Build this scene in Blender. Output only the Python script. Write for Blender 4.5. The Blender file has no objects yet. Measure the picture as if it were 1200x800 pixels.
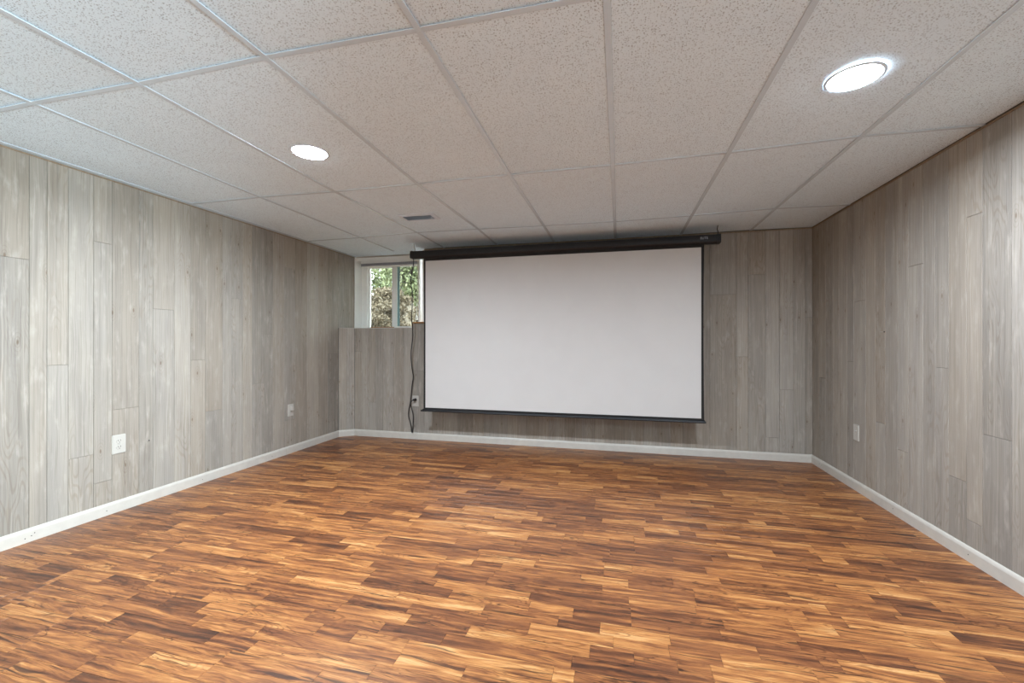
import bpy, bmesh, math, random
from mathutils import Vector, Matrix
rnd = random.Random(7)
SC = bpy.context.scene
COL = SC.collection

# ---------------------------------------------------------------- camera
CAM_H = 1.0845
cd = bpy.data.cameras.new('camera'); cam = bpy.data.objects.new('camera', cd); COL.objects.link(cam)
cd.sensor_width = 36.0; cd.lens = 36.0 * 502.7 / 1200.0; cd.clip_start = 0.02; cd.clip_end = 200
cam.location = (0, 0, CAM_H); cam.rotation_euler = (math.pi/2 + 0.0007, 0, 0.2445)
SC.camera = cam

# ---------------------------------------------------------------- world, exposure
W = bpy.data.worlds.new('overcast_sky'); SC.world = W; W.use_nodes = True
wn = W.node_tree.nodes; wl = W.node_tree.links
bg = wn['Background']; bg.inputs['Color'].default_value = (0.86, 0.94, 1.0, 1); bg.inputs['Strength'].default_value = 4.2
SC.view_settings.view_transform = 'Standard'; SC.view_settings.look = 'None'
SC.view_settings.gamma = 1.0; SC.view_settings.use_curve_mapping = False
SC.view_settings.exposure = 1.5
# two downlights in view, two added unseen behind the camera: one power (W) and colour for each downlight, listed by place
LAMP_COLOR = (0.77, 0.875, 1.0)
# added fill light behind an added, unseen glass door, aimed up and left
DOOR_Y0, DOOR_Y1, DOOR_Z1 = -2.40, -0.60, 2.03
sd = bpy.data.lights.new('door_fill', 'AREA'); sd.shape = 'RECTANGLE'; sd.size = 1.4; sd.size_y = 1.3; sd.energy = 225; sd.color = (0.74, 0.865, 1.0)
so = bpy.data.objects.new('door_fill', sd); COL.objects.link(so)
so.location = (2.22, -1.78, .78); so.rotation_euler = Vector((-.64, .50, .58)).to_track_quat('-Z', 'Y').to_euler()
LAMPS = [  # x, y, power, label
    (-1.620, 1.983, 28, 'round recessed ceiling light on the left, nearer the air vent'),
    (0.889, 1.942, 19, 'round recessed ceiling light on the right, nearer the right wall'),
    (-1.620, -0.52, 7, 'added round recessed ceiling light, unseen behind the camera, on the left side'),
    (0.889, -0.52, 6, 'added round recessed ceiling light, unseen behind the camera, on the right side'),
]

# ---------------------------------------------------------------- room numbers
XL, XR, YB, YR = -3.1126, 1.684, 4.388, -2.75      # walls: left, right, back, rear (behind the camera)
CH = 2.112                                          # ceiling height
CT, RT = 0.6096, 1.2192                             # ceiling grid module
CX, CY = -0.0353, 0.0839                            # grid origin
LEDGE = 1.243                                       # top of the low wall under the window
YL = 4.586                                          # where the left wall ends at the window

# ---------------------------------------------------------------- helpers
def link(o, parent=None):
    COL.objects.link(o)
    if parent is not None: o.parent = parent
    return o
def obj(name, bm, mat, parent=None, smooth=False, kind=None, label=None):
    me = bpy.data.meshes.new(name)
    bmesh.ops.recalc_face_normals(bm, faces=bm.faces)
    bm.to_mesh(me); bm.free()
    if mat: me.materials.append(mat)
    if smooth:
        for p in me.polygons: p.use_smooth = True
    o = bpy.data.objects.new(name, me); link(o, parent)
    if kind: o['kind'] = kind
    if label: o['label'] = label
    return o
def thing(name, label, cat, loc=(0,0,0), group=None):
    o = bpy.data.objects.new(name, None); o.empty_display_size = .05; link(o)
    o.location = loc; o['label'] = label; o['category'] = cat
    if group: o['group'] = group
    return o
def bx(bm, x0, x1, y0, y1, z0, z1, ch=0.0):
    r = bmesh.ops.create_cube(bm, size=1.0)
    bmesh.ops.transform(bm, matrix=Matrix.Translation(((x0+x1)/2,(y0+y1)/2,(z0+z1)/2)) @ Matrix.Diagonal((abs(x1-x0),abs(y1-y0),abs(z1-z0),1)), verts=r['verts'])
    if ch > 0:
        es = list({e for v in r['verts'] for e in v.link_edges})
        bmesh.ops.bevel(bm, geom=es, offset=ch, segments=2, affect='EDGES', profile=.6)
    return bm
def box(x0, x1, y0, y1, z0, z1, ch=0.0):
    return bx(bmesh.new(), x0, x1, y0, y1, z0, z1, ch)
def prism(bm, prof, a, b, frame):
    """extrude a 2D profile [(p,q)] from a to b; frame(p,q,s)->xyz"""
    n = len(prof)
    A = [bm.verts.new(frame(p, q, a)) for p, q in prof]; B = [bm.verts.new(frame(p, q, b)) for p, q in prof]
    for i in range(n):
        j = (i+1) % n; bm.faces.new((A[i], A[j], B[j], B[i]))
    bm.faces.new(A[::-1]); bm.faces.new(B)
    return bm
def lathe(bm, prof, n=32, c=(0,0,0), cap0=False, cap1=False):
    rings = []
    for r, z in prof:
        rings.append([bm.verts.new((c[0]+r*math.cos(2*math.pi*k/n), c[1]+r*math.sin(2*math.pi*k/n), c[2]+z)) for k in range(n)])
    for a, b in zip(rings, rings[1:]):
        for k in range(n):
            j = (k+1) % n; bm.faces.new((a[k], a[j], b[j], b[k]))
    if cap0: bm.faces.new(rings[0][::-1])
    if cap1: bm.faces.new(rings[-1])
    return bm
def smooth_path(pts, sub=5):
    P = [Vector(p) for p in pts]; out = []
    for i in range(len(P)-1):
        p0 = P[max(i-1,0)]; p1 = P[i]; p2 = P[i+1]; p3 = P[min(i+2,len(P)-1)]
        for k in range(sub):
            t = k/sub
            out.append(0.5*((2*p1)+(p2-p0)*t+(2*p0-5*p1+4*p2-p3)*t*t+(-p0+3*p1-3*p2+p3)*t**3))
    out.append(P[-1]); return out
def tube(bm, pts, r, n=8, sub=5):
    P = smooth_path(pts, sub) if sub > 1 else [Vector(p) for p in pts]
    up = Vector((0.3, 0.9, 0.1)).normalized(); rings = []
    for i, p in enumerate(P):
        d = (P[min(i+1,len(P)-1)] - P[max(i-1,0)]).normalized()
        s = d.cross(up).normalized(); up = s.cross(d).normalized()
        rings.append([bm.verts.new(p + r*(s*math.cos(2*math.pi*k/n)+up*math.sin(2*math.pi*k/n))) for k in range(n)])
    for a, b in zip(rings, rings[1:]):
        for k in range(n):
            j = (k+1) % n; bm.faces.new((a[k], a[j], b[j], b[k]))
    bm.faces.new(rings[0][::-1]); bm.faces.new(rings[-1])
    return bm

# ---------------------------------------------------------------- materials
def mat(name, color=(.8,.8,.8), rough=.5, metal=0.0, spec=.5):
    m = bpy.data.materials.new(name); m.use_nodes = True
    b = m.node_tree.nodes['Principled BSDF']
    b.inputs['Base Color'].default_value = (*color, 1); b.inputs['Roughness'].default_value = rough
    b.inputs['Metallic'].default_value = metal; b.inputs['Specular IOR Level'].default_value = spec
    return m
class N:
    """tiny node-graph writer"""
    def __init__(s, m): s.t = m.node_tree; s.n = s.t.nodes; s.l = s.t.links; s.b = s.n['Principled BSDF']
    def add(s, t, props=None, **ins):
        n = s.n.new(t)
        for k, v in (props or {}).items(): setattr(n, k, v)
        for k, v in ins.items(): s.set(n, k, v)
        return n
    def set(s, n, k, v):
        key = k.replace('_', ' ')
        sock = n.inputs[int(k[1:])] if (k[0] == 'i' and k[1:].isdigit()) else n.inputs[key]
        if isinstance(v, bpy.types.NodeSocket): s.l.new(v, sock)
        else: sock.default_value = v
    def math(s, op, a, b=0.0, c=0.0, clamp=False):
        n = s.n.new('ShaderNodeMath'); n.operation = op; n.use_clamp = clamp
        for i, v in enumerate((a, b, c)):
            if isinstance(v, bpy.types.NodeSocket): s.l.new(v, n.inputs[i])
            else: n.inputs[i].default_value = v
        return n.outputs[0]
    def maprange(s, v, a, b, c=0.0, d=1.0):
        n = s.add('ShaderNodeMapRange', {'interpolation_type': 'SMOOTHSTEP'}, i0=v, i1=a, i2=b, i3=c, i4=d); return n.outputs[0]
    def mix(s, f, a, b, mode='MIX'):
        n = s.n.new('ShaderNodeMix'); n.data_type = 'RGBA'; n.blend_type = mode
        for i, v in ((0, f), (6, a), (7, b)):
            if isinstance(v, bpy.types.NodeSocket): s.l.new(v, n.inputs[i])
            else: n.inputs[i].default_value = (*v, 1) if isinstance(v, tuple) and len(v) == 3 else v
        return n.outputs[2]
    def vec(s, x, y, z=0.0):
        n = s.n.new('ShaderNodeCombineXYZ')
        for i, v in enumerate((x, y, z)):
            if isinstance(v, bpy.types.NodeSocket): s.l.new(v, n.inputs[i])
            else: n.inputs[i].default_value = v
        return n.outputs[0]
    def noise(s, v, scale=1.0, detail=3.0, rough=.55, dist=0.0):
        return s.add('ShaderNodeTexNoise', None, Vector=v, Scale=scale, Detail=detail, Roughness=rough, Distortion=dist).outputs[0]
    def bump(s, h, strength=.3, dist=.002):
        b = s.add('ShaderNodeBump', None, Strength=strength, Distance=dist, Height=h); s.l.new(b.outputs[0], s.b.inputs['Normal'])

def uvs(g):
    uv = g.add('ShaderNodeUVMap', {'uv_map': 'UVMap'}); sep = g.add('ShaderNodeSeparateXYZ', None, i0=uv.outputs[0])
    at = g.add('ShaderNodeAttribute', {'attribute_name': 'tone'}); sc = g.add('ShaderNodeSeparateColor', None, i0=at.outputs['Color'])
    return sep.outputs[0], sep.outputs[1], sc.outputs[0], sc.outputs[1], sc.outputs[2]

def wall_wood():
    m = mat('whitewashed_pine_panel', rough=.62, spec=.25); g = N(m)
    u, v, t, r2, r3 = uvs(g)           # u along the grain, v across, both in metres
    warp = g.noise(g.vec(g.math('MULTIPLY', u, 2.2), g.math('MULTIPLY', v, 9.0)), 1, 3, .5)
    wv = g.math('ADD', v, g.math('MULTIPLY', g.math('SUBTRACT', warp, .5), .034))
    fine = g.noise(g.vec(g.math('MULTIPLY', u, 3.0), g.math('MULTIPLY', wv, 330.0)), 1, 3, .65)
    streak = g.noise(g.vec(g.math('MULTIPLY', u, .9), g.math('MULTIPLY', wv, 105.0)), 1, 3, .6)
    broad = g.noise(g.vec(g.math('MULTIPLY', u, 1.6), g.math('MULTIPLY', v, 14.0)), 1, 2, .5)
    # cathedral grain: bent bands
    cath = g.noise(g.vec(g.math('MULTIPLY', u, 1.7), g.math('MULTIPLY', v, 13.0)), 1, 1, .4)
    bands = g.math('SINE', g.math('MULTIPLY', cath, 110.0))
    bmask = g.maprange(g.noise(g.vec(g.math('MULTIPLY', u, .9), g.math('MULTIPLY', v, 5.0), 4.4), 1, 1), .48, .64)
    lines = g.math('MULTIPLY', g.maprange(bands, .2, 1.0), bmask)
    # knots
    kv = g.add('ShaderNodeTexVoronoi', {'voronoi_dimensions': '2D'}, Vector=g.vec(g.math('MULTIPLY', u, 3.1), g.math('MULTIPLY', v, 8.0)), Scale=1.0)
    kd = kv.outputs['Distance']; kc = g.add('ShaderNodeSeparateColor', None, i0=kv.outputs['Color']).outputs[0]
    kon = g.math('GREATER_THAN', kc, .70)
    knot = g.math('MULTIPLY', g.maprange(kd, .07, .015), kon)
    ring = g.math('MULTIPLY', g.math('MULTIPLY', g.maprange(g.math('SINE', g.math('MULTIPLY', kd, 90.0)), .1, 1), g.maprange(kd, .3, .08)), kon)
    def dark(f, k): return g.mix(f, base, g.mix(1.0, base, k, 'MULTIPLY'))
    warm = g.maprange(r2, .35, .85, 0, .6)
    base = g.mix(warm, g.mix(t, (.285, .254, .216), (.410, .369, .317)), g.mix(t, (.312, .259, .203), (.428, .369, .297)))
    mott = g.noise(g.vec(g.math('MULTIPLY', u, 6.0), g.math('MULTIPLY', v, 22.0), 5.0), 1, 4, .6)
    base = dark(g.maprange(broad, .35, .7, 0, .7), (.84, .85, .88))
    base = g.mix(g.maprange(mott, .5, .76, 0, .5), base, (.50, .452, .392))
    base = dark(g.maprange(streak, .46, .68, 0, .8), (.80, .79, .77))
    base = g.mix(g.maprange(streak, .42, .25, 0, .5), base, (.48, .43, .37))
    base = dark(g.maprange(fine, .48, .75, 0, .8), (.68, .66, .63))
    base = dark(g.math('MULTIPLY', lines, .6), (.82, .76, .70))
    base = dark(g.math('MULTIPLY', ring, .4), (.78, .70, .62))
    base = dark(g.math('MULTIPLY', knot, .8), (.62, .52, .45))
    g.l.new(base, g.b.inputs['Base Color'])
    g.bump(g.math('SUBTRACT', g.math('MULTIPLY', fine, -.5), lines), .22, .0012)
    return m

def floor_wood():
    m = mat('laminate_walnut_strip', rough=.36, spec=.5); g = N(m)
    u, v, t, r2, r3 = uvs(g)
    w1 = g.noise(g.vec(g.math('MULTIPLY', u, 3.0), g.math('MULTIPLY', v, 13.0)), 1, 3, .5)
    wv = g.math('ADD', v, g.math('MULTIPLY', g.math('SUBTRACT', w1, .5), .055))
    fine = g.noise(g.vec(g.math('MULTIPLY', u, 7.0), g.math('MULTIPLY', wv, 300.0)), 1, 4, .7)
    streak = g.noise(g.vec(g.math('MULTIPLY', u, 1.7), g.math('MULTIPLY', wv, 44.0)), 1, 5, .68)
    flame = g.noise(g.vec(g.math('MULTIPLY', u, 4.2), g.math('MULTIPLY', v, 24.0)), 1, 5, .62, 1.2)
    contour = g.math('SINE', g.math('MULTIPLY', g.noise(g.vec(g.math('MULTIPLY', u, 3.4), g.math('MULTIPLY', v, 17.0), 3.0), 1, 1.5, .4, .3), 95.0))
    cmask = g.maprange(g.noise(g.vec(g.math('MULTIPLY', u, 2.3), g.math('MULTIPLY', v, 9.0), 8.0), 1, 1), .46, .62)
    tt = g.math('ADD', g.math('ADD', .185, g.math('MULTIPLY', t, .66)), g.math('MULTIPLY', g.math('SUBTRACT', streak, .5), -1.9))
    tt = g.math('ADD', tt, g.math('MULTIPLY', g.math('SUBTRACT', flame, .5), -1.1), clamp=True)
    ramp = g.add('ShaderNodeValToRGB', None, Fac=tt); cr = ramp.color_ramp
    cr.elements[0].position = 0.0; cr.elements[0].color = (.050, .019, .010, 1)
    cr.elements[1].position = 1.0; cr.elements[1].color = (.60, .322, .125, 1)
    for p, c in ((.24, (.13, .044, .016)), (.45, (.225, .080, .027)), (.66, (.37, .145, .042)), (.84, (.49, .220, .068))):
        e = cr.elements.new(p); e.color = (*c, 1)
    base = g.mix(g.math('MULTIPLY', r2, .35), ramp.outputs[0], g.mix(1.0, ramp.outputs[0], (.95, .96, 1.0), 'MULTIPLY'))
    base = g.mix(g.maprange(fine, .44, .66, 0, .6), base, g.mix(1.0, base, (.45, .38, .32), 'MULTIPLY'))
    base = g.mix(g.math('MULTIPLY', g.math('MULTIPLY', g.maprange(contour, .25, 1.0), cmask), .6), base, g.mix(1.0, base, (.40, .31, .25), 'MULTIPLY'))
    # thin dark mineral streaks
    dk = g.noise(g.vec(g.math('MULTIPLY', u, 2.4), g.math('MULTIPLY', wv, 75.0), 2.0), 1, 2, .5, .5)
    dkm = g.math('MULTIPLY', g.maprange(dk, .605, .67), .8)
    base = g.mix(dkm, base, (.045, .018, .009))
    # thin flowing dark growth lines
    fl = g.noise(g.vec(g.math('MULTIPLY', u, 2.6), g.math('MULTIPLY', v, 15.0), 6.0), 1, 4, .55, .6)
    ridge = g.maprange(g.math('ABSOLUTE', g.math('SUBTRACT', fl, .47)), .014, .003)
    rm = g.maprange(g.noise(g.vec(g.math('MULTIPLY', u, 1.8), g.math('MULTIPLY', v, 8.0), 9.0), 1, 2), .48, .6)
    base = g.mix(g.math('MULTIPLY', g.math('MULTIPLY', ridge, rm), .75), base, g.mix(1.0, base, (.22, .17, .14), 'MULTIPLY'))
    g.l.new(base, g.b.inputs['Base Color'])
    ro = g.math('ADD', .30, g.math('MULTIPLY', fine, .14)); g.l.new(ro, g.b.inputs['Roughness'])
    g.bump(fine, .06, .0006)
    return m

def tile_mat():
    m = mat('mineral_fibre_tile', rough=.9, spec=.1); g = N(m)
    u, v, t, r2, r3 = uvs(g)
    vec = g.vec(u, v)
    def holes(scale, rmax, keep):
        vo = g.add('ShaderNodeTexVoronoi', {'voronoi_dimensions': '2D'}, Vector=vec, Scale=scale)
        c = g.add('ShaderNodeSeparateColor', None, i0=vo.outputs['Color'])
        rad = g.math('MULTIPLY', g.math('ADD', c.outputs[1], .35), rmax)
        return g.math('MULTIPLY', g.math('LESS_THAN', vo.outputs['Distance'], rad), g.math('LESS_THAN', c.outputs[0], keep))
    patch = g.maprange(g.noise(vec, 14, 2), .35, .6)
    h = g.math('ADD', g.math('MULTIPLY', holes(84, .18, .55), g.math('ADD', patch, .35, clamp=True)), holes(165, .25, .45), clamp=True)
    n = g.noise(vec, 260, 3, .6)
    soft = g.noise(vec, 3, 2)
    base = g.mix(g.maprange(n, .3, .7), (.75, .872, .95), (.80, .925, .99))
    base = g.mix(g.maprange(soft, .3, .7, 0, .1), base, (.60, .70, .78))
    base = g.mix(g.math('MULTIPLY', h, .65), base, (.21, .245, .27))
    g.l.new(base, g.b.inputs['Base Color'])
    g.bump(g.math('SUBTRACT', g.math('MULTIPLY', n, .3), h), .35, .0012)
    return m

M_WALL = wall_wood(); M_FLOOR = floor_wood(); M_TILE = tile_mat()
def painted(name, c, rough, sc=30, amt=.06):
    m = mat(name, c, rough); g = N(m)
    tc = g.add('ShaderNodeTexCoord'); n = g.noise(tc.outputs['Object'], sc, 3)
    g.l.new(g.mix(g.maprange(n, .3, .7), c, tuple(x*(1-amt) for x in c)), g.b.inputs['Base Color'])
    return m
M_BACK = painted('dark_groove_backing', (.15, .135, .11), .9)
M_SUB = painted('floor_underlay', (.06, .035, .02), .8)
M_RAIL = painted('white_enamel_rail', (.64, .74, .81), .2, 12, .05)
M_BASE = painted('white_painted_trim', (.56, .52, .46), .38, 18, .07)
M_VINYL = painted('white_vinyl', (.88, .87, .82), .3, 10, .03)
M_PLATE = painted('white_plastic_plate', (.50, .47, .42), .3, 20, .03)
M_DARK = painted('dark_slot', (.02, .02, .02), .6)
M_BLACK = painted('black_powdercoat_case', (.006, .006, .008), .42, 25, .3)
M_BORDER = painted('black_screen_fabric', (.011, .009, .008), .8, 60, .3)
M_SCREEN = painted('matte_white_screen', (.58, .555, .53), .75, 5, .02)
M_METAL = mat('zinc_metal', (.5, .5, .5), .35, 1.0)
M_BEAD = painted('brown_panel_bead', (.30, .21, .13), .7, 40, .3)
M_RAWWOOD = painted('raw_pine_edge', (.40, .19, .06), .7, 70, .4)
M_CORD = painted('black_rubber_cord', (.015, .015, .016), .45, 30, .2)
M_STRING = painted('cream_blind_string', (.92, .90, .80), .7, 30, .1)
M_SLAT = painted('grey_blind_slat', (.42, .42, .45), .45, 30, .1)
M_VENT = painted('vent_white_steel', (.68, .76, .84), .4, 20, .05)
M_PLENUM = painted('plenum_shadow', (.12, .12, .12), .95)
M_LOGO = painted('printed_silver', (.5, .52, .58), .4, 20, .1)

# ---------------------------------------------------------------- boards with UVs in metres and a tone attribute
def board_bm(bm, P, U, V, Nn, u0, u1, v0, v1, th, ch, tone, lift=0.0, seed=None):
    """one board: P origin, U along the grain, V across, Nn out of the surface"""
    uvl = bm.loops.layers.uv.get('UVMap') or bm.loops.layers.uv.new('UVMap')
    cl = bm.loops.layers.float_color.get('tone') or bm.loops.layers.float_color.new('tone')
    P, U, V, Nn = Vector(P), Vector(U), Vector(V), Vector(Nn)
    s = seed or (rnd.uniform(0, 60), rnd.uniform(0, 60)); col = (tone, rnd.random(), rnd.random(), 1)
    def ring(a, b, c, d, n): return [bm.verts.new(P+U*x+V*y+Nn*n) for x, y in ((a,c),(b,c),(b,d),(a,d))]
    r0 = ring(u0, u1, v0, v1, lift); r1 = ring(u0, u1, v0, v1, lift+th-ch); r2 = ring(u0+ch, u1-ch, v0+ch, v1-ch, lift+th)
    fs = []
    for a, b in ((r0, r1), (r1, r2)):
        for k in range(4):
            j = (k+1) % 4; fs.append(bm.faces.new((a[k], a[j], b[j], b[k])))
    fs.append(bm.faces.new(r2)); fs.append(bm.faces.new(r0[::-1]))
    for f in fs:
        for l in f.loops:
            d = l.vert.co - P
            l[uvl].uv = (d.dot(U)+s[0], d.dot(V)+s[1]); l[cl] = col
    return bm

# ---------------------------------------------------------------- floor
SIDE = dict(kind='structure')
floor = obj('floor', box(XL-.12, XR+.12, YR-.12, YB+.2, -.06, -.008), M_SUB, **SIDE)
ROW0, RW, BL = 1.560, .0666, 1.17
SALIENT = {-9: [(-1.97, -1.71, 0.7)], -7: [(-2.33, -2.1, 0.3), (-2.1, -1.57, 0.55), (-1.57, -1.32, 0.8), (-1.32, -1.02, 0.8)], -6: [(-2.1, -1.92, 0.3), (-1.32, -0.95, 0.65)], -5: [(-2.42, -2.12, 0.6), (-2.12, -1.92, 0.75), (-1.45, -1.27, 0.3), (-1.27, -0.79, 0.8)], -3: [(-1.65, -1.45, 0.8), (-1.45, -1.1, 0.65), (-1.1, -0.95, 0.3), (-0.74, -0.21, 0.8)], -2: [(-2.71, -2.52, 0.2), (-2.52, -2.28, 0.7), (-1.71, -1.44, 0.75)], -1: [(-1.46, -1.11, 0.45), (-1.11, -0.8, 0.8), (-0.55, -0.1, 0.75), (0.05, 0.19, 0.15)], 0: [(-1.1, -0.83, 0.3), (-0.5, -0.33, 0.4), (-0.33, -0.02, 0.7), (-0.02, 0.17, 0.75), (0.17, 0.34, 0.3), (0.34, 0.62, 0.7)], 1: [(-1.45, -0.92, 0.85), (-0.23, -0.07, 0.15), (-0.07, 0.18, 0.9), (0.66, 0.72, 0.25), (0.72, 1.01, 0.7)], 2: [(0.82, 0.96, 0.2)], 3: [(-1.85, -1.63, 0.75), (-0.8, -0.37, 0.75)], 4: [(-2.62, -2.33, 0.7), (-2.33, -2.17, 0.3), (-0.83, -0.58, 0.2), (0.04, 0.3, 0.65), (0.3, 0.64, 0.65), (0.64, 0.79, 0.85)], 5: [(0.31, 0.47, 0.4), (0.85, 1.2, 0.75)], 6: [(-0.84, -0.7, 0.8), (-0.7, -0.55, 0.35), (-0.55, -0.17, 0.65), (-0.17, 0.04, 0.8), (0.76, 0.82, 0.9), (0.96, 1.06, 0.3), (1.06, 1.25, 0.6)], 7: [(-1.7, -1.47, 0.25), (-1.47, -1.25, 0.85), (-0.69, -0.4, 0.8), (-0.4, -0.07, 0.4), (1.09, 1.32, 0.2)], 8: [(-0.07, 0.06, 0.8), (1.1, 1.26, 0.15)], 10: [(0.68, 0.9, 0.6)], 11: [(-0.84, -0.49, 0.8), (-0.22, 0.08, 0.25), (0.45, 0.67, 0.35), (1.2, 1.32, 0.25)], 12: [(-1.24, -0.88, 0.85), (-0.05, 0.08, 0.3)], 13: [(0.08, 0.77, 0.7), (0.77, 0.98, 0.25), (1.09, 1.24, 0.2)], 14: [(-1.52, -1.31, 0.25), (-0.57, -0.36, 0.25)], 15: [(-2.82, -2.18, 0.75), (-1.86, -1.64, 0.7), (-1.23, -0.97, 0.7), (0.33, 0.42, 0.15), (0.42, 0.65, 0.7), (0.8, 0.99, 0.7)], 16: [(-2.17, -1.9, 0.3), (-1.13, -0.99, 0.25), (-0.99, -0.5, 0.8), (-0.2, -0.1, 0.2), (0.17, 0.4, 0.75), (1.2, 1.47, 0.6)], 17: [(0.4, 0.5, 0.15), (1.52, 1.69, 0.3)], 18: [(0.26, 0.71, 0.7)], 19: [(-2.58, -2.36, 0.25), (-2.36, -2.1, 0.7), (0.76, 0.85, 0.75)], 20: [(-1.4, -1.22, 0.3), (-1.07, -0.93, 0.2)], 21: [(0.23, 0.56, 0.3)], 22: [(-0.78, -0.68, 0.2)], 23: [(0.47, 0.72, 0.3)], 24: [(-2.28, -1.75, 0.75), (0.75, 1.17, 0.65)], 25: [(0.48, 0.76, 0.7)], 28: [(1.15, 1.28, 0.15)]}
TONES = (.18, .3, .38, .45, .5, .55, .6, .68, .78)
staves = []                                          # (row, x0, x1, tone)
r = math.ceil((YR - ROW0)/RW) - 1
while ROW0 + r*RW < YB:
    fixed = sorted(SALIENT.get(r, [])); x = XL; segs = []
    brow = (r - 4)//3                                # three rows make one laminate board
    off = {0: .315, -1: .046+.0, 1: 1.09-BL}.get(brow, (brow*.437) % BL)
    def fill(a, b):
        cuts = [a]
        k = math.ceil((a - off)/BL); ends = []
        while off + k*BL < b: ends.append(off + k*BL); k += 1
        for e in ends + [b]:
            while e - cuts[-1] > .62: cuts.append(cuts[-1] + rnd.uniform(.24, .60))
            if e - cuts[-1] > .36 and rnd.random() < .3: cuts.append(cuts[-1] + (e-cuts[-1])*rnd.uniform(.35, .65))
            if e - cuts[-1] > .03 or e == b:
                if e - cuts[-1] <= .03 and len(cuts) > 1: cuts.pop()
                cuts.append(e)
        for p, q in zip(cuts, cuts[1:]):
            if q - p > .004: segs.append((p, q, rnd.choice(TONES) + rnd.uniform(-.05, .05)))
    for a, b, t in fixed:
        a = max(a, XL); b = min(b, XR)
        if a > x: fill(x, a)
        segs.append((max(a, x), b, t)); x = b
    if x < XR: fill(x, XR)
    for s in segs: staves.append((r,) + s)
    r += 1
def seen(s):                                         # how large a stave shows: nearer is larger
    rr, x0, x1, t = s; y = ROW0 + (rr+.5)*RW; x = (x0+x1)/2
    fx, fy = -math.sin(.2445), math.cos(.2445); z = x*fx + y*fy; lat = x*fy - y*fx
    if z < .3 or CAM_H/z*502.7 > 415 or abs(lat/z)*502.7 > 640: return 0.0
    return (x1-x0)/z**3
staves.sort(key=seen, reverse=True)
infill = bmesh.new()
for i, (rr, x0, x1, t) in enumerate(staves):
    y0 = max(ROW0 + rr*RW, YR); y1 = min(y0 + RW if y0 > YR else ROW0+(rr+1)*RW, YB)
    gap = .0003
    one = i < 298
    bm = bmesh.new() if one else infill
    board_bm(bm, (0,0,-.008), (1,0,0), (0,1,0), (0,0,1), x0+gap, x1-gap, y0+gap, y1-gap, .008, .0004, t)
    if one: obj('strip', bm, M_FLOOR, floor)
obj('strip_field', infill, M_FLOOR, floor, kind='stuff')

# ---------------------------------------------------------------- walls: backing + vertical boards
TH = .006
def panel_wall(parent, P, V, Nn, seams, z0, z1, joints=(), ztop=None, tones=None):
    """vertical boards between neighbouring seams (measured along V from P), cut at the joints [(v, z)]"""
    for a, b in zip(seams, seams[1:]):
        zs = [z0] + sorted(z for v, z in joints if a < v < b and z0+.05 < z < z1-.05) + [z1]
        base = min(max(rnd.gauss(.52, .2), .05), 1)
        for c, d in zip(zs, zs[1:]):
            t = min(max(base + rnd.uniform(-.16, .16), 0), 1)
            bm = board_bm(bmesh.new(), P, (0,0,1), V, Nn, c+.0008, d-.0008, a+.0010, b-.0010, TH, .0008, t, lift=.0)
            obj('board', bm, M_WALL, parent)
        rr = 0

# left wall (backing face at XL-TH, boards come to XL)
wl_ = obj('wall_left', box(XL-.14, XL-TH, YR-.14, YL, -.06, 2.24), M_BACK, **SIDE)
front = [YR, YR+.10, YR+.24, YR+.33, YR+.47, YR+.58, YR+.72, YR+.80, YR+.95, YR+1.07, YR+1.21]
def gen(a, b):
    out = [a]
    while b - out[-1] > .20: out.append(out[-1] + rnd.choice((.075, .095, .12, .10, .155, .088, .145, .12, .118)))
    return out + [b]
LS = [1.628,1.703,1.799,1.923,2.021,2.179,2.267,2.412,2.534,2.652,2.802,2.886,2.997,3.090,3.224,3.323,3.459,3.604,3.772,3.94,4.092,4.274]
LJ = [(1.58,1.53),(1.748,.951),(1.969,1.699),(2.328,1.312),(2.097,.652),(1.969,.215),(2.585,.945),(1.86,.398),(2.72,.541),(2.938,1.446),(3.503,1.803),(3.273,1.155),(3.514,.323),(3.158,.712),(3.874,1.533),(4.135,.952),(1.46,1.15),(1.20,.6)]
panel_wall(wl_, (XL-TH,0,0), (0,1,0), (1,0,0), gen(YR, 1.492)[:-1] + [1.492] + LS, .0, 2.112, LJ)
panel_wall(wl_, (XL-TH,0,0), (0,1,0), (1,0,0), [4.274, 4.385, 4.475, YL], LEDGE, 2.112, [(4.43, 1.7)])
# right wall
wr_ = obj('wall_right', bx(bx(bx(bmesh.new(), XR+TH, XR+.14, DOOR_Y1, YB+.14, -.06, 2.24), XR+TH, XR+.14, YR-.14, DOOR_Y0, -.06, 2.24), XR+TH, XR+.14, DOOR_Y0, DOOR_Y1, DOOR_Z1, 2.24), M_BACK, **SIDE)
RS = [2.374,2.532,2.629,2.749,2.847,2.944,3.074,3.174,3.305,3.414,3.532,3.690,3.786,3.911,4.009,4.137,4.254,YB]
RJ = [(2.574,1.704),(3.0,1.533),(2.795,.945),(2.452,.645),(2.574,.201),(2.659,.384),(3.373,.546),(3.132,.417),(3.614,1.38),(3.744,.937),(4.174,.777),(2.2,1.2)]
panel_wall(wr_, (XR+TH,0,0), (0,1,0), (-1,0,0), gen(DOOR_Y1+.03, 2.20)[:-1] + [2.21] + RS, .0, 2.112, RJ)
panel_wall(wr_, (XR+TH,0,0), (0,1,0), (-1,0,0), gen(YR, DOOR_Y0-.03), .0, 2.112, [])
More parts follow.
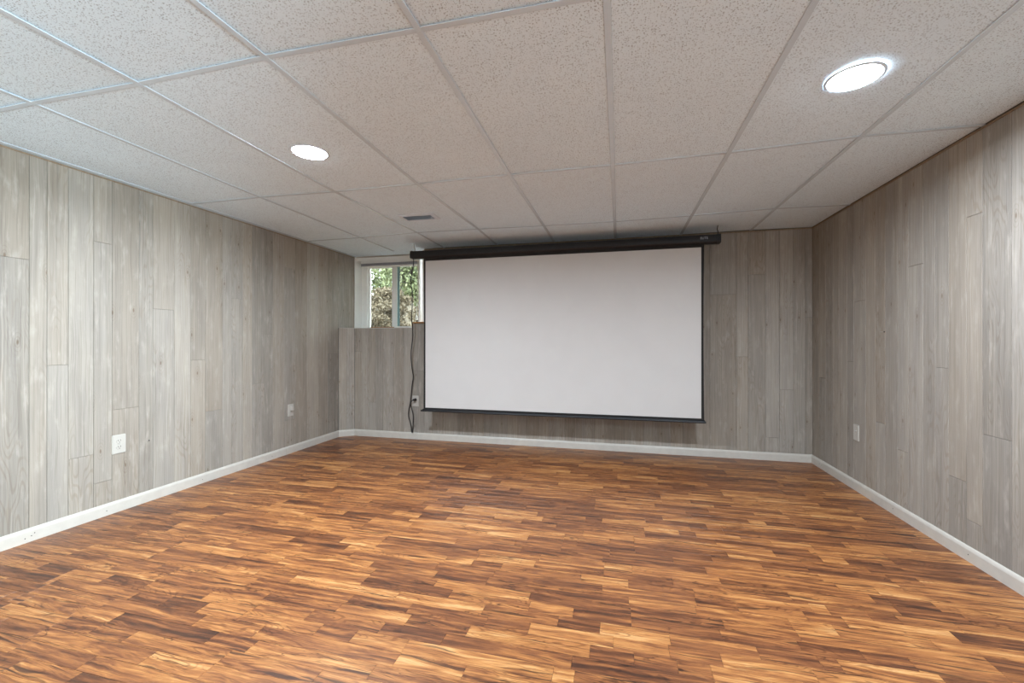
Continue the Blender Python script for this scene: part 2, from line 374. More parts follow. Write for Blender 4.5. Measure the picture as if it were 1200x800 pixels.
# back wall: solid part, low part under the window
XC = -2.975                                          # where the corner facet meets the back wall
XS, XW = -2.236, -2.10                               # step in the low wall, edge of the full-height wall
wb_ = obj('wall_back', bx(bx(bx(bmesh.new(), XW, XR+.14, YB+TH, YB+.20, -.06, 2.24), XS, XW, YB+TH, YB+.20, -.06, 1.29), XL-.14, XS, YB+TH, YB+.20, -.06, LEDGE-.004), M_BACK, **SIDE)
BS1 = [XC, -2.883, -2.794, -2.706, -2.608, -2.479, -2.352, XS]
BS2 = [-2.10, -1.992, -1.867, -1.708, -1.536, -1.406, -1.32, -1.143, -1.021, -.934, -.812, -.696, -.537, -.364, -.239, -.138, .052, .232, .343, .484, .595, .714, .834, 1.062, 1.162, 1.305, 1.42, 1.534, 1.63, XR]
BJ = [(.931,1.53),(1.113,.946),(1.473,.65),(1.36,.208),(1.65,1.307),(1.24,1.704),(-2.939,.971),(-2.75,.389),(-2.15,.761),(-1.2,1.1),(-.3,.9)]
panel_wall(wb_, (0,YB+TH,0), (1,0,0), (0,-1,0), BS1, 0, LEDGE, BJ)
panel_wall(wb_, (0,YB+TH,0), (1,0,0), (0,-1,0), [XS, XW], 0, 1.285, BJ)
panel_wall(wb_, (0,YB+TH,0), (1,0,0), (0,-1,0), BS2, 0, 2.112, BJ)
# corner facet between the left wall and the back wall, only as high as the ledge
YF = 4.277
fac = obj('wall_corner', prism(bmesh.new(), [(XL-.004, YF+.003), (XC, YB+.004), (XC, YB+.02), (XL-.004, YB+.02)], -.02, LEDGE-.004, lambda p,q,s: (p, q, s)), M_BACK, **SIDE)
d = Vector((XC-XL, YB-YF, 0)); L = d.length; d.normalize(); nrm = Vector((d.y, -d.x, 0))
panel_wall(fac, Vector((XL, YF, 0)) - nrm*TH + Vector((0,0,0)), d, nrm, [.003, .088, L-.003], 0, LEDGE, [])
obj('ledge_board', prism(bmesh.new(), [(XL+.002, YF+.01), (XC-.01, YB-.001), (XS, YB-.001), (XS, YL+.16), (XL+.002, YL+.16)], LEDGE-.004, LEDGE+.002, lambda p,q,s: (p,q,s)), M_BASE, wb_)
# rear wall, behind the camera
wq_ = obj('wall_rear', box(XL-.14, XR+.14, YR-.14, YR-TH, -.06, 2.24), M_BACK, **SIDE)
bm = bmesh.new(); xs = gen(XL, XR)
for a, b in zip(xs, xs[1:]): board_bm(bm, (0,YR-TH,0), (0,0,1), (1,0,0), (0,1,0), 0, 2.112, a+.001, b-.001, TH, .0012, rnd.uniform(.2,.8))
obj('board_field', bm, M_WALL, wq_, kind='stuff')

# baseboards (profile: p out of the wall, q up)
BP = [(0,0),(.012,0),(.012,.056),(.0095,.064),(.006,.070),(.003,.0725),(0,.0725)]
def nail(parent, c, n, r=.002):
    bm = bmesh.new(); q = Vector(n).to_track_quat('Z', 'Y').to_matrix().to_4x4()
    bmesh.ops.create_cone(bm, cap_ends=True, segments=8, radius1=r, radius2=r*.7, depth=.0012, matrix=Matrix.Translation(c) @ q)
    return obj('nail_head', bm, M_DARK, parent)
bl = obj('baseboard_left', prism(bmesh.new(), BP, 3.476, YF+.006, lambda p,q,s: (XL+p, s, q)), M_BASE, **SIDE)
obj('board', prism(bmesh.new(), BP, YR, 3.474, lambda p,q,s: (XL+p, s, q)), M_BASE, bl)
for y, z in ((1.632,.030),(1.645,.041),(1.606,.025),(1.985,.030),(2.62,.028),(3.3,.03)): nail(bl, (XL+.0125, y, z), (1,0,0), .0028)
bk = obj('baseboard_back', prism(bmesh.new(), BP, XC-.004, XR, lambda p,q,s: (s, YB-p, q)), M_BASE, **SIDE)
br = obj('baseboard_right', prism(bmesh.new(), BP, DOOR_Y1+.06, YB-.012, lambda p,q,s: (XR-p, s, q)), M_BASE, **SIDE)
for y in (4.22, 4.18, 3.2, 2.6): nail(br, (XR-.0125, y, .035), (-1,0,0), .0028)
bc = obj('baseboard_corner', prism(bmesh.new(), BP, .003, L-.003, lambda p,q,s: tuple(Vector((XL,YF,0)) + d*s + nrm*p + Vector((0,0,q)))), M_BASE, **SIDE)
bq = obj('baseboard_rear', prism(bmesh.new(), BP, XL, XR, lambda p,q,s: (s, YR+p, q)), M_BASE, **SIDE)
# thin brown bead where the panelling meets the ceiling
obj('trim_1', box(XR-.005, XR, YR, YB, 2.100, 2.108), M_BEAD, **SIDE)
obj('trim_2', box(XW+.02, XR-.006, YB-.005, YB, 2.100, 2.108), M_BEAD, **SIDE)
obj('trim_3', box(XL, XL+.003, YR, YL, 2.098, 2.105), M_BEAD, **SIDE)

# ---------------------------------------------------------------- ceiling: plenum, tiles, rails
ceil = obj('ceiling', box(XL-.14, XR+.14, YR-.14, 4.80, 2.20, 2.26), M_PLENUM, **SIDE)
DZ = {(-1,1):6.4,(-2,1):13.4,(-3,1):4.9,(-4,1):10.3,(-4,2):.5,(-3,2):-12.5,(-2,2):-14.9,(-1,2):-14.3,(0,2):-16.3,(1,2):-8.9,(2,2):7,
      (-4,3):.9,(-3,3):13.2,(-2,3):7.4,(-1,3):-1.7,(0,3):-6.9,(1,3):-.3,(2,3):11.9,(0,1):4,(1,1):3}
def node(c, r): return CH + DZ.get((c, r), 0.0)/1000.0
def sagz(x, y):
    fc = (x-CX)/CT; fr = (y-CY)/RT; c = math.floor(fc); r = math.floor(fr); a = fc-c; b = fr-r
    return (node(c,r)*(1-a)+node(c+1,r)*a)*(1-b) + (node(c,r+1)*(1-a)+node(c+1,r+1)*a)*b
YC = 4.80-.06
cols = [c for c in range(-6, 5)]; XSN = sorted({XL} | {XR} | {CX+c*CT for c in cols if XL+.02 < CX+c*CT < XR-.02})
YSN = sorted({YR} | {CY+r*RT for r in range(-3, 4) if YR+.02 < CY+r*RT < YB} | {YB})
LIFT = {}                                            # tiles lying a little loose on the flange
def tile(x0, x1, y0, y1, lifts=(0,0,0,0)):
    bm = bmesh.new(); uvl = bm.loops.layers.uv.new('UVMap'); g = .003
    s = (rnd.uniform(0,9), rnd.uniform(0,9))
    X = (x0+g, x1-g); Y = (y0+g, y1-g); lo = []; hi = []
    for k, (x, y) in enumerate(((X[0],Y[0]),(X[1],Y[0]),(X[1],Y[1]),(X[0],Y[1]))):
        z = sagz(x, y) + .0012 + lifts[k]
        lo.append(bm.verts.new((x,y,z))); hi.append(bm.verts.new((x,y,z+.015)))
    fs = [bm.faces.new(lo), bm.faces.new(hi[::-1])]
    for k in range(4): fs.append(bm.faces.new((lo[k], lo[(k+1)%4], hi[(k+1)%4], hi[k])))
    for f in fs:
        for l in f.loops: l[uvl].uv = (l.vert.co.x+s[0], l.vert.co.y+s[1])
    return obj('tile', bm, M_TILE, ceil)
for i, (x0, x1) in enumerate(zip(XSN, XSN[1:])):
    for j, (y0, y1) in enumerate(zip(YSN, YSN[1:])):
        l = [rnd.choice((0, 0, 0, .0004, .0015)) for _ in range(4)]
        if abs(y1-(CY+RT)) < .01: l[2] = .0025; l[3] = .0035
        tile(x0, x1, y0, y1, l)
tile(XL, XW+.10, YB, YL+.012)
def rail(name, a, b, w=.0238, th=.0030):
    """flange between two grid points, following the sag"""
    (xa, ya), (xb, yb) = a, b; bm = bmesh.new(); D = Vector((xb-xa, yb-ya, 0)).normalized(); S = Vector((-D.y, D.x, 0))
    ring = []
    for x, y in (a, b):
        z = sagz(x, y)
        ring.append([bm.verts.new(Vector((x, y, z+dz)) + S*s) for s, dz in ((-w/2, .0), (-w/2+.0008, -th), (w/2-.0008, -th), (w/2, .0), (.001, .001), (.001, .03), (-.001, .03), (-.001, .001))])
    n = 8
    for k in range(n): bm.faces.new((ring[0][k], ring[0][(k+1)%n], ring[1][(k+1)%n], ring[1][k]))
    bm.faces.new(ring[0][::-1]); bm.faces.new(ring[1])
    return obj(name, bm, M_RAIL, ceil)
for x in XSN[1:-1]:
    for y0, y1 in zip(YSN, YSN[1:]): rail('main_rail', (x, y0), (x, y1))
for y in YSN[1:-1]:
    for x0, x1 in zip(XSN, XSN[1:]): rail('cross_rail', (x0+(.0119 if x0 > XL else 0), y), (x1-(.0119 if x1 < XR else 0), y), th=.0026)
def angle(pts, side):
    bm = bmesh.new()
    for (xa, ya), (xb, yb) in zip(pts, pts[1:]):
        vs = []
        for x, y in ((xa,ya),(xb,yb)):
            z = sagz(x,y)
            vs.append([bm.verts.new((x+side*p, y, z+q)) for p, q in ((.0005,-.0035),(.024,-.0035),(.024,.0004),(.0025,.0004),(.0025,.02),(.0005,.02))])
        for k in range(6): bm.faces.new((vs[0][k], vs[0][(k+1)%6], vs[1][(k+1)%6], vs[1][k]))
    return bm
obj('wall_angle', angle([(XL, y) for y in YSN] + [(XL, YL)], 1), M_RAIL, ceil)

# ---------------------------------------------------------------- downlights
M_DIFF = mat('lit_diffuser', (.9,.9,.9), .5); bd = M_DIFF.node_tree.nodes['Principled BSDF']
bd.inputs['Emission Color'].default_value = (.85, .93, 1, 1); bd.inputs['Emission Strength'].default_value = 30.0
def downlight(x, y, power, label):
    z = sagz(x, y)
    t = thing('recessed_light', label, 'ceiling light', (x, y, z), 'recessed ceiling lights')
    bm = lathe(bmesh.new(), [(.0985, .000), (.0985, -.002), (.094, -.0045), (.088, -.0050), (.0862, -.0035), (.0862, .002)], 48)
    obj('trim_ring', bm, M_VENT, t, smooth=True)
    bm = lathe(bmesh.new(), [(.0002, -.0130), (.03, -.0126), (.055, -.0110), (.075, -.0075), (.0858, -.0028)], 40)
    obj('diffuser', bm, M_DIFF, t, smooth=True)
    ld = bpy.data.lights.new('lamp', 'AREA'); ld.shape = 'DISK'; ld.size = .165; ld.energy = power; ld.color = LAMP_COLOR; ld.spread = math.radians(170)
    lo = bpy.data.objects.new('lamp', ld); link(lo, t); lo.location = (0, 0, -.0145)
for x, y, p, lb in LAMPS: downlight(x, y, p, lb)

# ---------------------------------------------------------------- air vent
vz = sagz(-1.6, 3.23)
v = thing('air_vent', 'white steel air register in the ceiling tile left of the screen casing', 'vent', (-1.595, 3.235, vz))
v.rotation_euler = (0, 0, .03)
bm = bmesh.new(); W2, D2, wi, di = .155, .088, .122, .055
outer = [(-W2,-D2),(W2,-D2),(W2,D2),(-W2,D2)]; inner = [(-wi,-di),(wi,-di),(wi,di),(-wi,di)]
A = [bm.verts.new((x,y,-.001)) for x,y in outer]; B = [bm.verts.new((x*.985,y*.975,-.006)) for x,y in outer]
C = [bm.verts.new((x,y,-.011)) for x,y in inner]; D = [bm.verts.new((x,y,.002)) for x,y in inner]
for P, Q in ((A,B),(B,C),(C,D)):
    for k in range(4): bm.faces.new((P[k], P[(k+1)%4], Q[(k+1)%4], Q[k]))
obj('vent_frame', bm, M_VENT, v)
obj('duct_opening', box(-wi, wi, -di, di, .0, .0018), M_DARK, v)
for k in range(9):                                   # curved blades
    y = -di + .006 + k*.0122; bm = bmesh.new(); prev = None
    for q in range(5):
        a = math.radians(15 + q*15); pt = (y + .011*math.sin(a) - .006, -.0105 + .010*(1-math.cos(a)))
        row = [bm.verts.new((sx*(wi-.001), pt[0], pt[1])) for sx in (-1, 1)] + [bm.verts.new((sx*(wi-.001), pt[0]+.0009, pt[1]+.0006)) for sx in (1, -1)]
        if prev:
            for i in range(4): bm.faces.new((prev[i], prev[(i+1)%4], row[(i+1)%4], row[i]))
        else: bm.faces.new(row[::-1])
        prev = row
    bm.faces.new(prev); obj('vane', bm, M_VENT, v)
obj('damper_lever', box(wi-.018, wi-.006, -.004, .004, -.020, -.009, .001), M_VENT, v)

# ---------------------------------------------------------------- projection screen
YSN_ = 4.055
ps = thing('projection_screen', 'large white projection screen with black border pulled down from a black casing', 'projector screen', (-.61, 4.08, 1.94))
px0, px1 = -2.091, .857
def loc(bm):                                         # world-coordinates bmesh -> local to the screen's empty
    bmesh.ops.translate(bm, verts=bm.verts, vec=(.61, -4.08, -1.94)); return bm
cas = [(4.128,1.948),(4.128,2.012),(4.118,2.021),(4.050,2.021),(4.040,2.012),(4.036,1.985),(4.036,1.962),(4.042,1.952),(4.052,1.944),(4.060,1.941)]
obj('casing', loc(prism(bmesh.new(), cas, px0+.018, px1-.03, lambda p,q,s: (s, p, q+.0))), M_BLACK, ps)
capp = [(4.131,1.948),(4.131,2.016),(4.120,2.025),(4.048,2.025),(4.036,2.015),(4.032,1.985),(4.032,1.958),(4.042,1.946)]
obj('end_cap', loc(prism(bmesh.new(), capp, px0, px0+.018, lambda p,q,s: (s, p, q))), M_BLACK, ps)
obj('end_cap', loc(prism(bmesh.new(), capp, px1-.03, px1, lambda p,q,s: (s, p, q))), M_BLACK, ps)
for hx in (-2.072, .842):                            # eye hooks up to the ceiling
    zc = sagz(hx, 4.09)
    bm = tube(bmesh.new(), [(hx, 4.09, 2.02), (hx+.004, 4.10, 2.05), (hx-.004, 4.095, 2.075), (hx, 4.09, zc-.008)], .0035, 8)
    bx(bm, hx-.012, hx+.012, 4.078, 4.102, 2.018, 2.027, .002)
    obj('ceiling_hook', loc(bm), M_METAL if hx < 0 else M_BLACK, ps)
def sheet(x0, x1, z0, z1, y, nx, nz, pinch=(0,0), th=.0006):
    bm = bmesh.new(); L0 = []
    for s in (0, 1):
        g = []
        for j in range(nz+1):
            z = z0+(z1-z0)*j/nz; row = []
            k = math.sin(math.pi*(j/nz)) if nz > 1 else 0
            for i in range(nx+1):
                f = i/nx; x = (x0 + pinch[0]*k)*(1-f) + (x1 - pinch[1]*k)*f
                yy = y + .0015*math.sin(x*4.1+z*1.3) + (th if s else 0)
                row.append(bm.verts.new((x, yy, z)))
            g.append(row)
        L0.append(g)
        for j in range(nz):
            for i in range(nx):
                q = (g[j][i], g[j][i+1], g[j+1][i+1], g[j+1][i]); bm.faces.new(q if not s else q[::-1])
    F, B = L0
    for i in range(nx):
        bm.faces.new((F[0][i+1], F[0][i], B[0][i], B[0][i+1])); bm.faces.new((F[nz][i], F[nz][i+1], B[nz][i+1], B[nz][i]))
    for j in range(nz):
        bm.faces.new((F[j][0], F[j+1][0], B[j+1][0], B[j][0])); bm.faces.new((F[j+1][nx], F[j][nx], B[j][nx], B[j+1][nx]))
    return loc(bm)
Y0 = YSN_
obj('screen_surface', sheet(-1.926, .700, .412, 1.914, Y0-.0008, 40, 16, (.0, .0)), M_SCREEN, ps)
obj('border', sheet(-1.947, .7245, .375, 1.965, Y0, 40, 16, (.004, .006)), M_BORDER, ps)
bm = bmesh.new()
prism(bm, [(Y0-.012,.372),(Y0-.014,.378),(Y0-.011,.392),(Y0-.002,.398),(Y0+.008,.394),(Y0+.012,.384),(Y0+.010,.372)], -1.955, .728, lambda p,q,s: (s, p, q))
obj('bottom_bar', loc(bm), M_BLACK, ps)
for x0, x1 in ((-1.976, -1.955), (.728, .738)):
    obj('bar_cap', loc(box(x0, x1, Y0-.013, Y0+.012, .371, .389, .004)), M_BLACK, ps)
K = 1.0074; ps.scale = (K, 1, K); ps.location = (-.61*K, 4.11, CAM_H + (1.94-CAM_H)*K - .001)
# maker's lettering on the casing
fc = bpy.data.curves.new('lettering', 'FONT'); fc.body = 'ELITE'; fc.size = .030; fc.extrude = .0004; fc.align_x = 'CENTER'; fc.align_y = 'CENTER'
to = bpy.data.objects.new('lettering', fc); COL.objects.link(to)
me = bpy.data.meshes.new_from_object(to.evaluated_get(bpy.context.evaluated_depsgraph_get())); bpy.data.objects.remove(to)
lg = bpy.data.objects.new('lettering', me); me.materials.append(M_LOGO); link(lg, ps)
w = max(vv.co.x for vv in me.vertices) - min(vv.co.x for vv in me.vertices); lg.scale = (.060/w, 1, 1)
lg.location = (.7205+.61, 4.036-4.08-.0006, 1.990-1.94-.016+.016); lg.rotation_euler = (math.radians(90-8), 0, 0)

# ---------------------------------------------------------------- power cord
cp = [(-2.075,4.085,1.955),(-2.078,4.09,1.90),(-2.10,4.10,1.82),(-2.125,4.12,1.72),(-2.125,4.15,1.61),(-2.145,4.19,1.46),(-2.17,4.23,1.32),(-2.175,4.26,1.235),
      (-2.19,4.29,1.13),(-2.225,4.32,.96),(-2.225,4.335,.82),(-2.214,4.35,.70),(-2.228,4.352,.61),(-2.243,4.358,.49),(-2.252,4.358,.42),(-2.272,4.360,.33),
      (-2.274,4.360,.25),(-2.246,4.36,.155),(-2.238,4.362,.085),(-2.230,4.364,.085),(-2.222,4.362,.18),(-2.222,4.360,.28),(-2.246,4.350,.39),(-2.232,4.345,.425),(-2.212,4.335,.437)]
cord = thing('power_cord', 'black power cord hanging from the screen casing to the outlet left of the screen', 'cord', (-2.22, 4.36, .09))
def cl_(bm): bmesh.ops.translate(bm, verts=bm.verts, vec=(2.22, -4.36, -.09)); return bm
obj('cable', cl_(tube(bmesh.new(), cp, .0052, 8, 5)), M_CORD, cord, smooth=True)
bm = bmesh.new(); bmesh.ops.create_cone(bm, cap_ends=True, segments=12, radius1=.012, radius2=.016, depth=.034, matrix=Matrix.Translation((-2.2, 4.351, .442)) @ Matrix.Rotation(math.radians(-90), 4, 'X') @ Matrix.Rotation(.2, 4, 'Y'))
obj('plug', cl_(bm), M_CORD, cord)

# ---------------------------------------------------------------- outlets
def wall_frame(c, n):
    """local x right, local y up the wall, local z out of the wall"""
    n = Vector(n); up = Vector((0,0,1)); r = up.cross(n)
    return Matrix(((r.x, up.x, n.x, c[0]), (r.y, up.y, n.y, c[1]), (r.z, up.z, n.z, c[2]), (0,0,0,1)))
def plate_bm(w=.070, h=.115, d=.006):
    bm = box(-w/2, w/2, -h/2, h/2, 0, d)
    es = [e for e in bm.edges if all(v.co.z > d*.5 for v in e.verts) or abs(e.verts[0].co.z-e.verts[1].co.z) > d*.5]
    bmesh.ops.bevel(bm, geom=es, offset=.003, segments=3, affect='EDGES'); return bm
def outlet(c, n, label, style='duplex'):
    t = thing('wall_outlet' if style != 'jack' else 'wall_plate', label, 'outlet' if style != 'jack' else 'wall plate', (0,0,0))
    t.matrix_world = wall_frame(c, n)
    obj('cover_plate', plate_bm(*( (.078,.120) if style == 'duplex' else (.072,.116))), M_PLATE, t)
    def disc(name, x, y, z, rx, ry, dz, m, parent):
        bm = bmesh.new(); bmesh.ops.create_cone(bm, cap_ends=True, segments=20, radius1=1, radius2=.93, depth=1, matrix=Matrix.Translation((x,y,z+dz/2)) @ Matrix.Diagonal((rx, ry, dz, 1)))
        return obj(name, bm, m, parent)
    if style == 'duplex':
        for s in (-1, 1):
            rec = disc('receptacle', 0, s*.0195, .006, .0172, .0155, .0022, M_PLATE, t)
            for sx in (-1, 1): obj('slot', box(sx*.0064-.0012, sx*.0064+.0012, s*.0195, s*.0195+.0085, .008, .0086), M_DARK, rec)
            disc('ground_hole', 0, s*.0195-.0075, .008, .0026, .0026, .0006, M_DARK, rec)
        disc('screw', 0, 0, .006, .003, .003, .001, M_METAL, t)
    elif style == 'decora':
        ins = obj('insert', box(-.0165, .0165, -.033, .033, .005, .0085, .001), M_PLATE, t)
        for s in (-1, 1):
            for sx in (-1, 1): obj('slot', box(sx*.006-.001, sx*.006+.001, s*.019, s*.019+.007, .0083, .0088), M_DARK, ins)
        obj('adapter', box(-.018, .012, -.002, .040, .0086, .030, .004), M_PLATE, t, label='white plug-in adapter')
    else:
        j = disc('jack', 0, .012, .006, .0075, .0075, .004, M_PLATE, t); disc('pin_hole', 0, .012, .010, .003, .003, .0008, M_METAL, j)
    return t
outlet((XL, 2.058, .430), (1,0,0), 'white duplex outlet on the left wall, nearest the viewer')
outlet((XL, 3.540, .418), (1,0,0), 'small white outlet low on the left wall toward the far corner', 'decora')
outlet((XR, 3.650, .422), (-1,0,0), 'white plate with a round jack, low on the right wall', 'jack')
outlet((-2.204, YB, .424), (0,-1,0), 'white outlet with a black plug in it, left of the screen')
# stray fasteners in the panelling
def fastener(c, n, label, w):
    t = thing('wall_nail', label, 'nail', (0,0,0)); t.matrix_world = wall_frame(c, n)
    bm = bmesh.new(); bmesh.ops.create_cone(bm, cap_ends=True, segments=10, radius1=.004, radius2=.003, depth=.004, matrix=Matrix.Translation((w,0,.002)))
    obj('head', bm, M_DARK, t)
    bm = bx(bmesh.new(), -abs(w)-.012, w, -.0012, .0012, .0, .0015); obj('wire_end', bm, M_METAL, t)
fastener((XL, 2.245, .412), (1,0,0), 'dark nail beside the near outlet on the left wall', -.004)
fastener((XR, 3.325, 1.150), (-1,0,0), 'bent dark nail in the middle of the right wall', .014)

# ---------------------------------------------------------------- window
YW = 4.73
win = obj('window_1', bx(bx(bx(bx(bmesh.new(), XL, -3.035, YW, YW+.07, 1.215, 2.112), -2.318, -2.245, YW, YW+.07, 1.215, 2.112), -3.035, -2.318, YW, YW+.07, 2.012, 2.112), -3.035, -2.318, YW, YW+.07, 1.215, 1.247), M_VINYL, **SIDE)
obj('jamb_liner', box(XL-.02, XL+.006, YL+.012, YW-.001, 1.245, 2.11), M_VINYL, win)
obj('jamb_liner', box(XW-.10, XW-.085, YB+.06, YW-.001, 1.29, 2.105), M_VINYL, win)
obj('jamb_casing', box(XL-.02, XL+.010, YL, YL+.012, 1.245, 2.11), M_VINYL, win)
obj('head_casing', box(XL+.010, XW-.10, YL+.013, YL+.019, 2.058, 2.100), M_VINYL, win)
def sash(x0, x1, y, z0, z1, w, bot):
    bm = bx(bx(bx(bx(bmesh.new(), x0, x0+w, y, y+.028, z0, z1), x1-w, x1, y, y+.028, z0, z1), x0+w, x1-w, y, y+.028, z1-.012, z1), x0+w, x1-w, y, y+.028, z0, z0+bot)
    s = obj('sash', bm, M_VINYL, win)
    return s
M_GLASS = mat('window_glass', (1,1,1), .0); gg = M_GLASS.node_tree; 
tr = gg.nodes.new('ShaderNodeBsdfTransparent'); gl = gg.nodes.new('ShaderNodeBsdfGlossy'); mx = gg.nodes.new('ShaderNodeMixShader'); fr = gg.nodes.new('ShaderNodeFresnel')
tr.inputs[0].default_value = (.93, .97, .95, 1); gl.inputs['Roughness'].default_value = .02; fr.inputs[0].default_value = 1.5
gg.links.new(fr.outputs[0], mx.inputs[0]); gg.links.new(tr.outputs[0], mx.inputs[1]); gg.links.new(gl.outputs[0], mx.inputs[2]); gg.links.new(mx.outputs[0], gg.nodes['Material Output'].inputs[0])
s1 = sash(-3.034, -2.640, 4.775, 1.247, 2.012, .010, .012)
obj('glass_pane', box(-3.025, -2.65, 4.787, 4.791, 1.258, 2.001), M_GLASS, s1)
s2 = sash(-2.695, -2.319, 4.738, 1.247, 2.012, .010, .026)
obj('glass_pane', box(-2.686, -2.327, 4.750, 4.754, 1.272, 2.001), M_GLASS, s2)
obj('meeting_stile', box(-2.690, -2.626, 4.733, 4.7375, 1.247, 2.012), M_VINYL, s2)
obj('sash_side_shade', box(-2.625, -2.596, 4.7425, 4.7475, 1.275, 2.0), painted('teal_sash_shade', (.22, .36, .36), .6), s2)  # teal shade on the sash side, painted as its own thin box
obj('window_latch', box(-2.672, -2.645, 4.722, 4.733, 1.60, 1.66, .003), M_VINYL, s2)
# raw wood edges of the opening
t4 = obj('trim_4', box(-2.975, -2.66, 4.735-.02, 4.729, 1.247, 1.266), M_RAWWOOD, **SIDE)
t5 = obj('trim_5', bx(bx(bmesh.new(), XS-.004, XW+.0, YB-.004, YB+.19, 1.2905, 1.306), XS-.014, XS-.004, YB-.004, YB+.19, LEDGE+.002, 1.306), M_RAWWOOD, **SIDE)
t6 = obj('trim_6', box(XW-.02, XW-.001, YB-.0, YB+.06, 1.306, 2.105), M_VINYL, **SIDE)

# raised blind
bl_ = thing('window_blind', 'mini blind with grey slats raised to the top of the small window', 'blind', (-2.66, 4.65, 2.06))
def bll(bm): bmesh.ops.translate(bm, verts=bm.verts, vec=(2.66, -4.65, -2.06)); return bm
obj('head_rail', bll(box(-3.06, -2.26, 4.632, 4.658, 2.036, 2.062, .002)), M_VINYL, bl_)
for k in range(9):
    obj('slat', bll(box(-3.055, -2.265, 4.633+.0006*(k%2), 4.657, 2.0042+k*.0035, 2.0042+k*.0035+.0022)), M_SLAT, bl_)
obj('bottom_rail', bll(box(-3.055, -2.265, 4.630, 4.660, 1.989, 2.003, .002)), M_VINYL, bl_)
for (xt, zt, kx) in ((-2.312, 1.375, -.02), (-2.248, 1.375, .02)):
    c = obj('lift_cord', bll(tube(bmesh.new(), [(-2.30, 4.628, 2.04), (-2.29+kx*.4, 4.625, 1.85), (-2.285+kx, 4.625, 1.65), (xt, 4.625, zt+.02)], .0028, 6, 4)), M_STRING, bl_)
    bm = lathe(bmesh.new(), [(.005, .036), (.009, .028), (.015, .002), (.017, -.018), (.012, -.024)], 12, (xt, 4.625, zt-.01), True, True)
    obj('tassel', bll(bm), M_STRING, c)

# added sliding glass door, unseen behind the camera, opening for the fill light
y0, y1, z1 = DOOR_Y0, DOOR_Y1, DOOR_Z1
bm = bx(bx(bx(bx(bmesh.new(), XR-.008, XR+.12, y0-.05, y0+.03, 0, z1+.03), XR-.008, XR+.12, y1-.03, y1+.05, 0, z1+.03), XR-.008, XR+.12, y0+.03, y1-.03, z1-.03, z1+.03), XR+.01, XR+.12, y0+.03, y1-.03, 0, .025)
door = obj('added_door_1', bm, M_VINYL, **SIDE)
for a, b, x in ((y0+.03, -1.48, .03), (-1.53, y1-.03, .07)):
    p = obj('door_leaf', bx(bx(bx(bx(bmesh.new(), XR+x, XR+x+.035, a, a+.06, .027, z1-.03), XR+x, XR+x+.035, b-.06, b, .027, z1-.03), XR+x, XR+x+.035, a+.06, b-.06, z1-.09, z1-.03), XR+x, XR+x+.035, a+.06, b-.06, .027, .10), M_VINYL, door)
    obj('glass_pane', box(XR+x+.015, XR+x+.020, a+.06, b-.06, .10, z1-.09), M_GLASS, p)
obj('door_handle', box(XR+.005, XR+.03, -1.525, -1.505, .95, 1.15, .004), M_METAL, door)
obj('patio', box(XR+.14, XR+3.2, -4.5, 1.2, -.12, -.02), painted('grey_concrete', (.38, .37, .35), .9, 8, .2), **SIDE)
obj('trim_7', box(XL, XW+.02, YL+.016, YW+.09, 2.113, 2.20), M_BASE, **SIDE)

# ---------------------------------------------------------------- outside: rising ground, brush and trees
def leafmat(name, c1, c2, rough=.6):
    m = mat(name, c1, rough, spec=.2); g = N(m)
    oi = g.add('ShaderNodeNewGeometry'); g.l.new(g.mix(oi.outputs['Random Per Island'], c1, c2), g.b.inputs['Base Color'])
    return m
M_SOIL = painted('leaf_litter_soil', (.16, .12, .075), .9, 6, .5)
M_DRY = leafmat('dry_brown_leaf', (.175, .135, .088), (.08, .062, .04))
M_GREEN = leafmat('green_leaf', (.16, .18, .08), (.055, .07, .03))
M_PALE = leafmat('pale_green_leaf', (.26, .28, .15), (.10, .12, .06))
M_BARK = painted('grey_bark', (.14, .12, .10), .9, 20, .4)
bm = bmesh.new(); n = 30; G = []
def ground_z(x, y): return 1.05 + max(0, y-5.2)*.16 + .05*math.sin(x*2.1+y) + .04*math.sin(y*3.3-x)
for j in range(n+1):
    G.append([bm.verts.new((-14+22*i/n, 4.95+20*j/n, ground_z(-14+22*i/n, 4.95+20*j/n))) for i in range(n+1)])
for j in range(n):
    for i in range(n): bm.faces.new((G[j][i], G[j][i+1], G[j+1][i+1], G[j+1][i]))
gnd = obj('ground', bm, M_SOIL, smooth=True, **SIDE)
def leaves(n, blobs, s0, s1, rg):
    vs, fs = [], []
    for _ in range(n):
        c, rad = rg.choice(blobs); 
        while True:
            p = Vector((rg.uniform(-1,1), rg.uniform(-1,1), rg.uniform(-1,1)))
            if .25 < p.length < 1: break
        p = Vector((c[0]+p.x*rad[0], c[1]+p.y*rad[1], c[2]+p.z*rad[2])); s = rg.uniform(s0, s1)
        a = Vector((rg.gauss(0,1), rg.gauss(0,1), rg.gauss(0,1))).normalized(); b = a.cross(Vector((rg.gauss(0,1), rg.gauss(0,1), rg.gauss(0,1)))).normalized()
        k = len(vs); vs += [p-a*s, p-b*s*.45+a*s*.1, p+a*s, p+b*s*.45+a*s*.1]; fs.append((k,k+1,k+2,k+3))
    return vs, fs
def foliage(name, n, blobs, s0, s1, m, parent, seed):
    vs, fs = leaves(n, blobs, s0, s1, random.Random(seed)); me = bpy.data.meshes.new(name); me.from_pydata(vs, [], fs); me.materials.append(m)
    o = bpy.data.objects.new(name, me); link(o, parent); o['kind'] = 'stuff'; return o
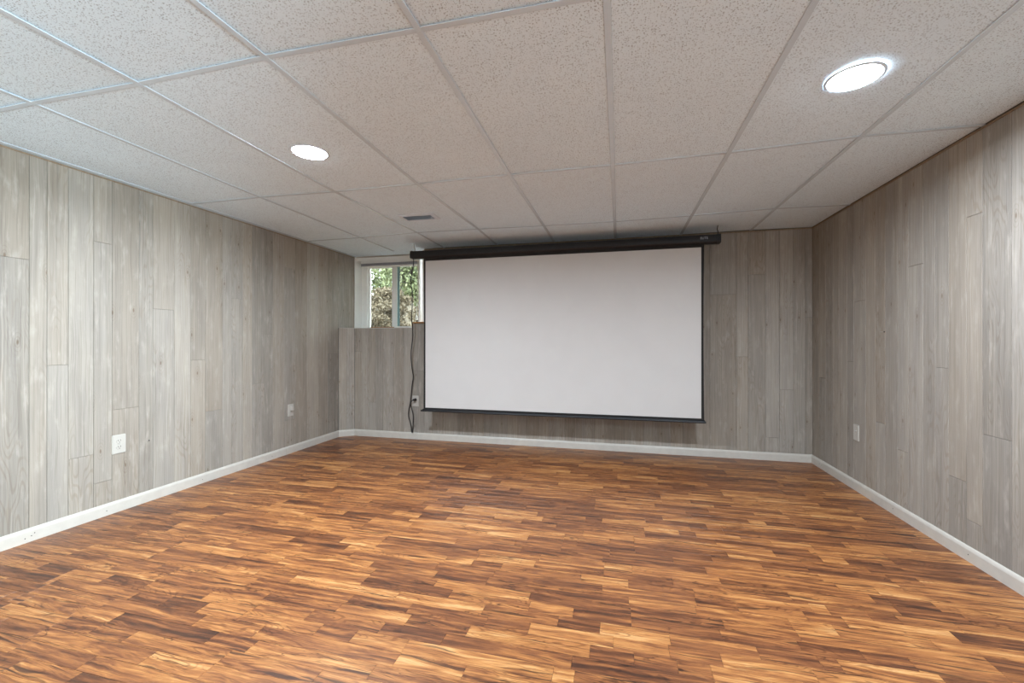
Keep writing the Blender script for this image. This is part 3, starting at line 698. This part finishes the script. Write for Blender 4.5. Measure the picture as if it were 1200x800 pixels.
def plant(name, label, cat, x, y, h, w, n, m, seed, s=(.02,.045), dry=False, trunk=True):
    z0 = ground_z(x, y); t = thing(name, label, cat, (x, y, z0), None); rg = random.Random(seed)
    blobs = []
    for k in range(9):
        f = k/8; hh = h*(.20+.72*f) if trunk else h*(.1+.8*f)
        blobs.append(((rg.uniform(-w,w)*.6, rg.uniform(-w,w)*.5, hh), (w*rg.uniform(.4,.65), w*rg.uniform(.4,.6), h*rg.uniform(.13,.22))))
    foliage('foliage', n, blobs, s[0], s[1], m, t, seed)
    bm = bmesh.new()
    if trunk: tube(bm, [(0,0,-.15),(.02,0,h*.35),(-.03,.02,h*.8)], .05*h/3, 7, 3)
    for k in range(7):
        b = blobs[k][0]; tube(bm, [(0,0,h*.02 if not trunk else h*.2), (b[0]*.4, b[1]*.4, b[2]*.5), b], .010 if not trunk else .02, 5, 2)
    obj('stem' if not trunk else 'trunk', bm, M_BARK, t)
plant('dry_shrub', 'brown dry brush seen through the left pane of the window', 'shrub', -4.05, 6.5, .50, .55, 5200, M_DRY, 3, (.015,.035), trunk=False)
plant('dry_shrub', 'brown dry brush low in the right pane of the window', 'shrub', -2.85, 6.3, .48, .48, 4200, M_DRY, 4, (.015,.035), trunk=False)
plant('dry_shrub', 'brown dry brush farther up the slope behind the others', 'shrub', -4.9, 8.1, .70, .62, 5200, M_DRY, 5, (.02,.045), trunk=False)
plant('leafy_tree', 'pale green tree seen through the left pane of the window', 'tree', -5.4, 9.9, 3.4, 1.25, 13000, M_PALE, 6, (.035,.07))
plant('leafy_tree', 'darker green tree seen through the right pane of the window', 'tree', -3.1, 9.5, 3.2, .95, 11000, M_GREEN, 7, (.03,.065))
plant('leafy_tree', 'green tree on the slope, farthest from the window', 'tree', -6.8, 12.5, 4.2, 2.2, 9000, M_GREEN, 8, (.05,.1))
plant('leafy_tree', 'broad green tree to the right of the window view', 'tree', 0.6, 10.4, 3.6, 1.3, 6000, M_GREEN, 9, (.04,.08))
lit = []
rg = random.Random(12); vs, fs = [], []
for _ in range(7000):
    x = rg.uniform(-8, 1); y = 5.0 + 6*rg.random()**1.6; z = ground_z(x, y) + rg.uniform(.005, .05); s = rg.uniform(.015, .04)
    a = Vector((rg.gauss(0,1), rg.gauss(0,1), rg.gauss(0,.4))).normalized(); b = a.cross(Vector((rg.gauss(0,.4), rg.gauss(0,.4), 1))).normalized()
    k = len(vs); p = Vector((x,y,z)); vs += [p-a*s, p-b*s*.5, p+a*s, p+b*s*.5]; fs.append((k,k+1,k+2,k+3))
me = bpy.data.meshes.new('leaf_litter'); me.from_pydata(vs, [], fs); me.materials.append(M_DRY)
o = bpy.data.objects.new('leaf_litter', me); link(o, gnd); o['kind'] = 'stuff'
